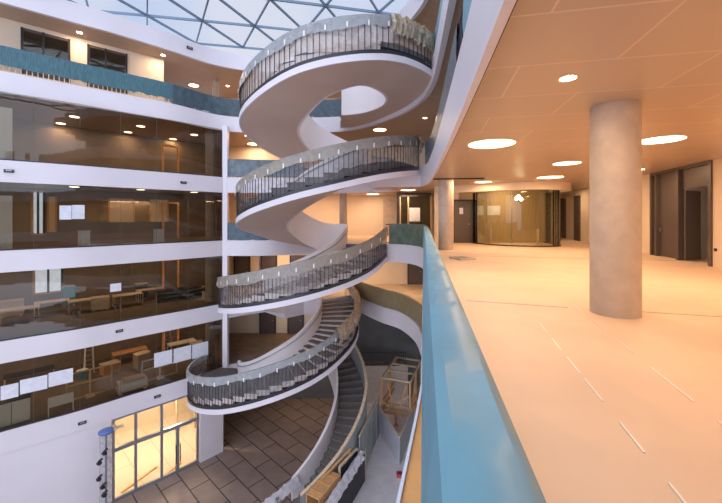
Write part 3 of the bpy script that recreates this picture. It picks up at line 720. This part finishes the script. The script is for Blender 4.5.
for u, v, r, l in ((512, 43, .055, 'dark round ceiling speaker left of the nearest spot'), (473, 110, .035, 'tiny dark ceiling detector above the left large lamp'), (574, 133.5, .03, 'tiny dark ceiling sensor left of the near column')):
    x, y, _ = at(u, v, 3.42)
    T = thing('ceiling_speaker', l, 'ceiling fitting', (x, y, 3.42))
    MB().lathe((0, 0, -.012), [(r * .2, 0), (r, 0), (r, .012), (r * .2, .012)], 20).build('grille', 'dark', T)
    MB().lathe((0, 0, -.016), [(r, 0), (r + .02, 0), (r + .02, .014), (r, .014)], 20).build('rim', 'steel', T)
wallseg('trim_ceiling_bar', (3.2, 16.2), (5.6, 15.9), 3.3, 3.36, 'dark', .08)

# ------------------------------------------------------------------ top gallery wall with dark windows
g5 = [p for p in left5 if p[1] > 8]
gw = ins(list(reversed(E5[i_tl:])), 0)
def off5(u):
    path = [(p[0] - 1.45, p[1] + 1.6) for p in reversed(E5[i_tl:])]
    return onF(u, path)
path5 = [(p[0] - 1.45, p[1] + 1.6) for p in reversed(E5[i_tl:])]
pe = [p for p in path5 if p[1] < off5(170)[0].y] + [tuple(off5(170)[0])]
struct(ribbon(pe, 8.4, 11.82, 0, -.2).build('wall_gallery', 'cream'))
for n_, (a, b, lab) in enumerate(((22, 70, 1), (88, 127, 2))):
    w = struct(ribbon(sub(a, b, path5), 8.5, 11.55, .02, .06).build('window_%d' % (6 + n_), 'door'))
    for u in (a, (a * .55 + b * .45), b - .6):
        q, an = onF(u, path5); MB().box((q.x + .05, q.y - .06, 10.0), (.09, .09, 3.1), an).build('frame_post', 'dark', w)
    ribbon(sub(a + 2, b - 2, path5), 9.3, 11.4, .065, .07).build('pane', 'glass', w)

# small black vents in the white bands
def vent(label, u, v, w=.34, h=.14):
    q, a = onF(u, off=.09); z = EYE + (HY - v) / F_PX * q.y
    T = thing('fascia_vent', label, 'vent', (q.x, q.y, z), a)
    MB().box((0, 0, 0), (w, .05, h)).build('housing', 'dark', T)
    MB().box((0, -.035, .02), (w * .6, .03, h * .4)).build('lamp_body', 'steel', T)
for u, v, l in ((9, 171, 'dark vent at the far left of the fourth level band'), (183, 182.5, 'dark vent near the right end of the fourth level band'), (119, 331, 'dark vent in the middle of the second level band'),
                (157, 396.5, 'dark vent in the first level band above the entrance'), (82, 423, 'dark vent in the first level band above the blank wall')): vent(l, u, v)
p6, a6 = onF(189, list(reversed(EDGE[6])), .09)
T = thing('fascia_vent', 'dark vent in the roof edge band', 'vent', (p6.x, p6.y, 12.15), a6); MB().box((0, 0, 0), (.36, .05, .16)).build('housing', 'dark', T); MB().box((0, -.035, 0), (.2, .03, .06)).build('lamp_body', 'steel', T)

# rear doors
def rear_door(n, x, z, w=1.2, h=2.5, m='door'):
    T = thing('door_%d' % n, None, None); tag(T, None, None, None, 'structure')
    MB().box((x, 30.05, z + h / 2), (w, .1, h)).build('door_leaf', m, T)
    for s in (-1, 1): MB().box((x + s * (w / 2 + .05), 30.03, z + h / 2), (.1, .16, h)).build('jamb', 'dark', T)
    MB().box((x + w * .35, 29.97, z + 1.1), (.14, .05, .04)).build('handle', 'steel', T)
for i, (x, z) in enumerate(((-10.2, -4.2), (-7.9, -4.2), (-5.4, -4.2), (-8.0, -8.4), (-5.6, -8.4), (-3.2, -8.4), (4.7, -4.2))): rear_door(10 + i, x, z)

# ------------------------------------------------------------------ papers and furniture behind the facade
def facpaper(label, u0, u1, v0, v1, off=.03, group=None):
    a, _ = onF(u0, off=off); b, _ = onF(u1, off=off); c = (a + b) / 2
    za = EYE + (HY - v0) / F_PX * c.y; zb = EYE + (HY - v1) / F_PX * c.y
    return tag(MB().box((c.x, c.y, (za + zb) / 2), ((b - a).length, .012, za - zb), math.atan2(b.y - a.y, b.x - a.x)).build('paper_sheet', 'paper'), label, 'paper', group)
facpaper('pair of white sheets side by side in the third level window, left half', 59.5, 71.5, 205.5, 219.5)
facpaper('pair of white sheets side by side in the third level window, right half', 72, 84.5, 205, 219)
facpaper('white sheet standing alone in the second level window', 110, 121, 283.5, 291.5)
for i, (a, b, t, l) in enumerate(((0.6, 18.5, 384.5, 'first paper from the left in the first level window'), (20, 47.5, 377.5, 'second paper from the left in the first level window'), (48.5, 73, 370.5, 'third paper from the left in the first level window'),
                                 (154, 172, 351.5, 'fourth paper from the left, above the cart in the first level window'), (173.5, 191, 347, 'fifth paper from the left in the first level window'), (192, 208, 343, 'last paper at the right in the first level window'))):
    facpaper(l, a, b, t, t + 14)

def inoffice(u, v, z): x, y, _ = at(u, v, z); return x, y
def table(label, x, y, z, w, d, h, rz, m='palewood', top='whitepl', cat='table', name='work_table', group=None):
    T = thing(name, label, cat, (x, y, z), rz, group)
    MB().box((0, 0, h - .02), (w, d, .04)).build('tabletop', top, T)
    for sx in (-1, 1):
        for sy in (-1, 1): MB().box((sx * (w / 2 - .04), sy * (d / 2 - .04), (h - .04) / 2), (.05, .05, h - .04)).build('leg', m, T)
    return T
fa = math.atan2(7, 7.6)
def frame(label, x, y, z, w, h, rz, n=2, m='palewood', name='trestle_stand'):
    T = thing(name, label, 'frame', (x, y, z), rz)
    for i in range(n + 1): MB().box((-w / 2 + w * i / n, 0, h / 2), (.08, .06, h)).build('post', m, T)
    for zz in (.04, h * .55, h - .04): MB().box((0, .03, zz), (w, .05, .07)).build('rail', m, T)
    MB().box((0, 0, .02), (w * .2, .5, .04)).build('foot', m, T)
    return T
x, y = inoffice(90, 396, -8.4); frame('cream timber frame standing right of the third paper on the first level', x, y, -8.4, 2.0, 1.5, fa)
x, y = inoffice(160, 378, -8.4); frame('white framed board behind the fourth paper on the first level', x, y, -8.4, 1.9, 1.3, fa, 2, 'whitepl')
x, y = inoffice(132, 390, -8.4)
T = thing('pallet_cart', 'flat cart with a low white load on the first level', 'cart', (x, y, -8.4), fa)
MB().box((0, 0, .42), (1.4, .8, .35)).build('load', 'whitepl', T); MB().box((0, 0, .2), (1.5, .85, .08)).build('deck', 'palewood', T)
MB().box((.1, 0, .66), (1.0, .6, .12)).build('bundle', 'conc', T)
for sx in (-.6, .6):
    for sy in (-.3, .3): MB().box((sx, sy, .08), (.16, .1, .16)).build('foot', 'palewood', T)
x, y = inoffice(61, 412, -8.4)
T = thing('whiteboard', 'small white board on legs close to the glass, first level', 'board', (x, y, -8.4), fa)
MB().box((0, 0, .62), (1.0, .04, .5)).build('panel', 'whitepl', T)
for s in (-.48, .48): MB().box((s, 0, .42), (.05, .05, .84)).build('leg', 'whitepl', T); MB().box((s, 0, .02), (.05, .5, .04)).build('foot', 'whitepl', T)
x, y = inoffice(14, 428, -8.4)
T = thing('cabinet', 'white cabinet at the lower left corner of the first level', 'cabinet', (x - .6, y + .5, -8.4), fa)
MB().box((0, 0, .55), (1.3, .7, 1.1)).build('body', 'whitepl', T); MB().box((0, 0, 1.13), (1.35, .75, .06)).build('top_panel', 'dark', T); MB().box((.0, -.37, .55), (.02, .03, 1.0)).build('door_gap', 'dark', T)
def ladder(label, x, y, z, h, rz):
    T = thing('step_ladder', label, 'ladder', (x, y, z), rz)
    for s in (-.22, .22):
        MB().bar((s * 1.1, -.35, 0), (s * .8, 0, h), .05).build('rail', 'whitepl', T); MB().bar((s * 1.1, .45, 0), (s * .8, .04, h), .04).build('rail', 'whitepl', T)
    for i in range(1, int(h / .28)): t = i * .28 / h; MB().box((0, -.35 * (1 - t), i * .28), (.42, .1, .03)).build('rung', 'steel', T)
x, y = inoffice(89, 372, -8.4); ladder('step ladder behind the cream frame on the first level', x, y, -8.4, 2.0, fa)
T = thing('bucket', 'blue bucket at the foot of the ladder, first level', 'bucket', (x + .3, y - .9, -8.4)); MB().lathe((0, 0, 0), [(.2, 0), (.28, .5)], 16).build('body', 'cyan', T, True); MB().lathe((0, 0, .5), [(.24, 0), (.29, 0), (.29, .03), (.24, .03)], 16).build('rim', 'whitepl', T)
x, y = inoffice(167, 350, -8.4); ladder('step ladder behind the fourth paper on the first level', x, y, -8.4, 1.9, fa)
x, y = inoffice(30, 385, -8.4); table('dark workbench behind the second paper on the first level', x, y, -8.4, 2.2, .8, .8, fa, top='dark')
x, y = inoffice(130, 362, -8.4); table('wooden trestle table at the back of the first level', x, y, -8.4, 2.0, .8, .8, fa, 'wood', 'wood')
x, y = inoffice(182, 352, -8.4); table('pale table behind the fifth paper on the first level', x, y, -8.4, 1.8, .8, .75, fa)
# second level: window with wooden frame, tables, heap of panels
def inner_window(n, u0, u1, z0, z1):
    path = [(-12, 29.85), (-34, 10.35)][::-1]
    a, _ = onF(u0, path); b, _ = onF(u1, path); c = (a + b) / 2; an = math.atan2(b.y - a.y, b.x - a.x); L = (b - a).length
    T = thing('window_%d' % n, None, None, (c.x, c.y, (z0 + z1) / 2), an); tag(T, None, None, None, 'structure')
    MB().box((0, 0, 0), (L, .04, z1 - z0)).build('pane', 'daylight', T)
    for s in (-1, 0, 1): MB().box((s * L / 2, -.05, 0), (.12, .1, z1 - z0)).build('frame_post', 'dark' if s >= 0 else 'wood', T)
    for s in (-1, 1): MB().box((0, -.05, s * (z1 - z0) / 2), (L, .1, .12)).build('frame_rail', 'wood', T)
inner_window(20, 32, 44, .5, 3.2); inner_window(21, 34, 62, -3.3, -1.0)
def heap_item(x, y, z, rz, l): 
    T = thing('panel_stack', l, 'building panels', (x, y, z), rz)
    for i in range(6): MB().box((.07 * i * (-1) ** i, .04 * i, .06 + i * .13), (1.9, .7, .08), .12 * math.sin(i * 2)).build('panel', 'dark' if i % 2 else 'hoard', T)
x, y = inoffice(176, 300, -4.2); heap_item(x, y, -4.2, fa, 'dark stack of panels on the second level, left of the corner column')
x, y = inoffice(193, 297.5, -4.2); heap_item(x, y, -4.2, fa + .4, 'dark stack of panels on the second level, nearest the corner column')
for u, v, l in ((85, 312, 'work table left of the white sheet on the second level'), (128, 306, 'work table right of the white sheet on the second level'), (150, 300, 'third work table of the second level, towards the panel stacks'), (20, 322, 'work table at the left end of the second level'), (52, 314, 'work table under the framed window of the second level')):
    x, y = inoffice(u, v, -4.2); table(l, x, y, -4.2, 1.6, .8, .78, fa, 'palewood', 'conc')
def crate(l, x, y, z, w, d, h, rz, m='palewood'):
    T = thing('crate', l, 'crate', (x, y, z), rz)
    MB().box((0, 0, h / 2 + .08), (w, d, h)).build('body', m, T)
    for sx in (-1, 1): MB().box((sx * w * .38, 0, .04), (.1, d, .08)).build('runner', 'palewood', T)
    MB().box((0, 0, h + .1), (w + .05, d + .05, .04)).build('lid', 'conc', T)
for u, v, z, w, h, m, l in ((100, 310, -4.2, .9, .7, 'palewood', 'pale crate behind the white sheet on the second level'), (141, 299, -4.2, .7, 1.0, 'dark', 'dark crate deep inside the second level offices'),
                            (12, 316, -4.2, 1.0, .8, 'conc', 'grey crate deep at the left end of the second level'), (68, 306, -4.2, .6, 1.2, 'cyan', 'blue crate behind the tables of the second level'),
                            (207, 300, -4.2, .5, .5, 'whitepl', 'small white crate by the glass corner of the second level'), (110, 374, -8.4, .9, .6, 'wood', 'orange crate left of the cart on the first level'),
                            (142, 368, -8.4, .8, .9, 'conc', 'grey crate behind the cart on the first level'), (196, 352, -8.4, .8, .6, 'dark', 'dark crate below the last paper on the first level'),
                            (8, 372, -8.4, 1.2, 1.0, 'conc', 'grey crate behind the first paper on the first level'), (56, 362, -8.4, 1.0, .7, 'wood', 'orange crate behind the third paper on the first level')):
    x, y = inoffice(u, v, z); crate(l, x, y, z, w, w * .8, h, fa + random.uniform(-.3, .3), m)
def stool(l, x, y, z):
    T = thing('stool', l, 'stool', (x, y, z), fa)
    MB().lathe((0, 0, .46), [(.01, 0), (.19, 0), (.2, .04), (.01, .05)], 16).build('seat', 'dark', T)
    for i in range(4): a = .8 + i * math.pi / 2; MB().bar((.22 * math.cos(a), .22 * math.sin(a), 0), (.12 * math.cos(a), .12 * math.sin(a), .46), .03).build('leg', 'steel', T)
for u, v, l in ((76, 318, 'dark stool in front of the left work table on the second level'), (118, 312, 'dark stool in front of the right work table on the second level'), (38, 326, 'dark stool at the left end of the second level')):
    x, y = inoffice(u, v, -4.2); stool(l, x, y, -4.2)
def lit_opening(l, u0, u1, z0, z1):
    path = [(-12, 29.8), (-34, 10.3)][::-1]
    a, _ = onF(u0, path); b, _ = onF(u1, path); c = (a + b) / 2; an = math.atan2(b.y - a.y, b.x - a.x); L = (b - a).length
    T = thing('lit_opening_panel', l, 'lit opening panel', (c.x, c.y, z0), an); h = z1 - z0
    MB().box((0, 0, h / 2), (L, .04, h)).build('board', 'cream', T)  # pale board colour imitates the light of an opening
    for s_ in (-1, 1): MB().box((s_ * L / 2, -.03, h / 2), (.1, .08, h)).build('edge_trim', 'wood', T)
lit_opening('cream panel imitating a lit opening of the third level offices, in the middle', 109, 134, 1.2, 2.9)
lit_opening('cream panel imitating a lit opening of the third level offices, nearer the corner', 150, 168, 1.2, 2.9)
lit_opening('cream panel imitating a lit opening of the third level offices, at the left', 48, 56, .6, 2.9)
for u, v, l in ((86, 244, 'pale box on the third level beside the two white sheets'), (163, 241, 'pale box on the third level towards the corner')):
    q, an = onF(u, off=-1.0)
    T = thing('storage_box', l, 'box', (q.x, q.y, 0), fa); MB().box((0, 0, .4), (.5, .4, .8)).build('body', 'whitepl', T); MB().box((0, 0, .82), (.54, .44, .05)).build('lid', 'paper', T)
for k, l in ((1, 'first'), (2, 'second'), (3, 'third'), (4, 'fourth')):
    q, an = onF(4, off=-.5)
    if k >= 3:
        T = thing('white_panel', 'tall white panel at the left end of the %s level glazing' % l, 'panel', (q.x - .6, q.y - .4, LV[k]), an); MB().box((0, 0, 1.3), (1.9, .06, 2.6)).build('board', 'whitepl', T); MB().box((0, 0, .03), (1.9, .3, .06)).build('foot', 'steel', T)
    q, an = onF(205, off=-3.5)
    T = thing('orange_door_frame', 'orange timber door lining near the corner of the %s level' % l, 'door frame', (q.x - 1.5, q.y + 1.0, LV[k]), fa)
    for s in (-.5, .5): MB().box((s, 0, 1.3), (.1, .2, 2.6)).build('jamb', 'edgewood', T)  # door lining in even orange timber
    MB().box((0, 0, 2.62), (1.1, .2, .1)).build('head', 'edgewood', T)

# ------------------------------------------------------------------ ground floor things
# mast with a blue cap by the entrance
mx, my, _ = at(106, 431, -9.3)
T = thing('work_light_mast', 'tall film-wrapped mast with a flat blue cap left of the entrance', 'mast', (mx, my, -14))
MB().lathe((0, 0, 0), [(.05, 0), (.05, 4.6)], 12).build('pole', 'steel', T, True)
MB().lathe((0, 0, 4.6), [(.05, 0), (.32, .03), (.34, .1), (.28, .15), (.02, .18)], 24).build('cap', 'navy', T, True)
MB().lathe((0, 0, 0), [(.30, .6), (.27, 2.5), (.28, 4.5)], 20).build('film_wrap', FILM['d'], T, True)
MB().lathe((0, 0, 0), [(.45, 0), (.45, .1), (.3, .6), (.1, .65)], 20).build('base', 'whitepl', T, True)
for z, x in ((1.7, .12), (2.1, .05), (2.5, -.14), (3.3, -.12), (3.8, .14)):
    MB().tube([(x - .14, -.24, z - .1), (x, -.3, z + .08), (x + .12, -.24, z + .16)], .055, 8).build('clamp', 'black', T, True)
    MB().lathe((x, -.28, z - .05), [(.01, -.08), (.1, -.05), (.1, .05), (.01, .08)], 10).build('clamp_wheel', 'black', T, True)
for u, v, l, L_ in ((170, 470, 'loose board on the floor of the bright ground room, nearer the double door', 1.6), (140, 478, 'loose board on the floor of the bright ground room, behind the middle pane', 2.2)):
    x, y, _ = at(u, v, -13.9); tag(MB().box((x, y, -13.96), (L_, .12, .05), 1.2).build('loose_board', 'wood'), l, 'board')
for i, (x, y) in enumerate(((-11.7, 25.2), (-12.3, 25.9), (-13.1, 24.9))):
    tag(MB().box((x, y, -11.7), (.12, .12, 4.58)).build('timber_stud', 'palewood'), ('right', 'middle', 'left')[i] + ' timber stud standing in the bright ground room', 'stud')

T = thing('wall_hanger', 'short timber bracket above the mast by the entrance', 'bracket', (0, 0, 0)); q, a = onF(112, off=.35)
MB().box((q.x, q.y, -9.75), (.9, .1, .12), a).build('arm', 'palewood', T)
MB().box((q.x, q.y+.1, -9.75), (.12, .5, .12), a).build('strut', 'palewood', T)

# timber tower
T = thing('timber_tower', 'open timber frame tower with cross bracing on the ground floor', 'timber frame', (3.25, 27.4, -14), -.36)
X, Yd, H = 1.05, 2.0, 3.7
for sx in (-1, 1):
    for sy in (-1, 0, 1): MB().box((sx * X, sy * Yd, H / 2), (.13, .13, H)).build('post', 'wood', T)
    for z in (H, 1.9, 1.3): MB().box((sx * X, 0, z), (.12, 2 * Yd, .14)).build('side_rail', 'palewood' if z == H else 'wood', T)
    MB().bar((sx * X, -Yd, .2), (sx * X, 0, H - .2), .1).build('brace', 'wood', T)
for yy in (-Yd, -.6, .7, Yd): MB().box((0, yy, H), (2 * X, .12, .12)).build('cross_rail', 'palewood', T)
for z in (1.2, 1.5, 1.85): MB().box((0, -Yd, z), (2 * X, .1, .12)).build('cross_rail', 'wood', T)
MB().bar((-.6, -Yd, H - .3), (.1, -Yd, .3), .1).build('brace', 'wood', T); MB().bar((.8, -Yd - .1, H - .2), (-.1, -Yd - .1, .3), .1).build('brace', 'wood', T)
MB().bar((-.9, -Yd + .2, 1.0), (.9, -Yd + .2, 2.6), .09).build('brace', 'palewood', T)
for s, l in ((-1, 'left'), (1, 'right')):
    q = (1.25, 25.7) if s < 0 else (3.8, 25.5); c = (2.4, 21.9)
    a = Vector(q); b = Vector(c); d = a - b; m_ = (a + b) / 2
    T = thing('hoarding', 'board hoarding on the %s side of the corner before the timber tower' % l, 'hoarding', (m_.x, m_.y, -14), math.atan2(d.y, d.x))
    MB().box((0, 0, .9), (d.length, .06, 1.8)).build('board', 'hoard2' if s < 0 else 'hoard', T); MB().box((0, 0, 1.83), (d.length, .1, .06)).build('cap', 'palewood', T)
x, y, _ = at(399, 470, -13.8); T = thing('red_box', 'small red box at the foot of the hoarding corner', 'box', (x, y - .3, -14)); MB().box((0, 0, .12), (.35, .3, .24)).build('body', 'red', T); MB().box((0, 0, .25), (.1, .2, .04)).build('lid', 'dark', T)
# low platform and railing behind
struct(MB().box((1.2, 29.6, -12.4), (5.4, 1.0, 3.2)).build('trim_plinth', 'conc'))
pl = [(-1.4, 29.3), (.3, 29.2), (3.8, 29.2)]
guardrail('gallery_railing', 'low dark railing on the plinth beyond the lowest flight', crom(pl), -10.8, 1.1, .16)
# long grey hoarding from the lowest flight to the tower
for (a, b, zt, l) in (((1.0, 24.2), (-.1, 20.5), 2.7, 'tall grey hoarding with a timber cap beside the lowest flight'), ((1.1, 24.4), (1.3, 25.2), 2.6, 'grey hoarding running back from the lowest flight')):
    a = Vector(a); b = Vector(b); d = a - b; m_ = (a + b) / 2
    T = thing('hoarding', l, 'hoarding', (m_.x, m_.y, -14), math.atan2(d.y, d.x))
    MB().box((0, 0, zt / 2), (d.length, .06, zt)).build('board', 'hoard', T); MB().box((0, 0, zt + .03), (d.length, .1, .06)).build('cap', 'palewood', T)
    for i in range(-2, 3): MB().box((i * d.length / 5.2, -.04, zt / 2), (.04, .03, zt)).build('batten', 'hoard', T)
# timber barriers at the foot
def barrier(label, a, b, h, m_panel):
    a = Vector(a); b = Vector(b); d = b - a; m_ = (a + b) / 2
    T = thing('timber_barrier', label, 'barrier', (m_.x, m_.y, -14), math.atan2(d.y, d.x)); L = d.length
    for i in range(4): MB().box((-L / 2 + L * i / 3, 0, h / 2), (.1, .1, h)).build('post', 'palewood', T)
    MB().box((0, .0, h), (L, .12, .08)).build('top_rail', 'palewood', T); MB().box((0, 0, h * .4), (L, .08, .1)).build('mid_rail', 'wood', T)
    MB().box((0, .07, h * .5), (L * .96, .02, h * .92)).build('membrane', m_panel, T)
    for i in (-1, 1): MB().bar((i * L / 4, -.6, 0), (i * L / 4, 0, h * .9), .07).build('brace', 'palewood', T)
    return T
barrier('timber barrier with black membrane facing the pale floor', (.2, 20.7), (-1.8, 16.2), 1.75, 'black')
barrier('timber barrier with black membrane nearer the lowest flight', (-.25, 20.4), (-1.15, 18.9), 2.1, 'black')
MB_ = MB().box((-1.0, 20.9, -13.3), (1.0, .1, 1.4)); 
T = thing('plywood_box', 'orange plywood box between the two timber barriers', 'box', (-1.9, 17.95, -14), math.atan2(3.8, 2.2))
for s in (-1, 1): MB().box((0, s * .38, .93), (1.9, .04, 1.86)).build('side_panel', 'wood', T)
MB().box((0, 0, 1.88), (1.9, .8, .04)).build('lid', 'wood', T)
for s in (-1, 0, 1): MB().box((s * .6, 0, 1.915), (.03, .8, .03)).build('batten', 'edgewood', T)
def tarp(label, a, b, w, z, seed, m='tarp'):
    rnd = random.Random(seed); a = Vector(a); b = Vector(b); d = (b - a).normalized(); n = Vector((d.y, -d.x)); rows = []
    N = int((b - a).length / .15)
    for i in range(N + 1):
        c = a + (b - a) * i / N; row = []
        for j in range(7):
            t = j / 6 - .5; zz = z + .16 * math.cos(t * 3) + rnd.uniform(-.06, .09) - abs(t) * .5
            row.append((c.x + n.x * w * t + rnd.uniform(-.04, .04), c.y + n.y * w * t, zz))
        rows.append(row)
    return tag(MB().section(rows, False).build('tarpaulin', m, None, True), label, 'tarpaulin')
tarp('crumpled white tarpaulin along the foot of the inner guard', (-3.5, 19.2), (-5.2, 16.9), .5, -12.75, 1)
tarp('crumpled pink-white tarpaulin lying along the black barrier', (.0, 20.4), (-1.7, 16.6), .5, -12.2, 2)
T = thing('timber_plank', 'long orange plank along the foot of the lowest flight', 'plank'); MB().bar((-.6, 19.9, -11.6), (-2.7, 17.5, -12.35), .09, .12).build('board', 'wood', T); MB().bar((-.65, 19.8, -13.99), (-.65, 19.8, -11.7), .07).build('prop', 'wood', T); MB().bar((-2.65, 17.55, -13.99), (-2.65, 17.55, -12.4), .07).build('prop', 'wood', T)
T = thing('steel_prop', 'grey steel prop at the lower end of the white tarpaulin', 'prop', (-4.2, 17.6, -14)); MB().lathe((0, 0, 0), [(.04, 0), (.04, 1.4)], 10).build('tube', 'steel', T, True); MB().box((0, 0, 1.42), (.16, .16, .04)).build('head_plate', 'steel', T)
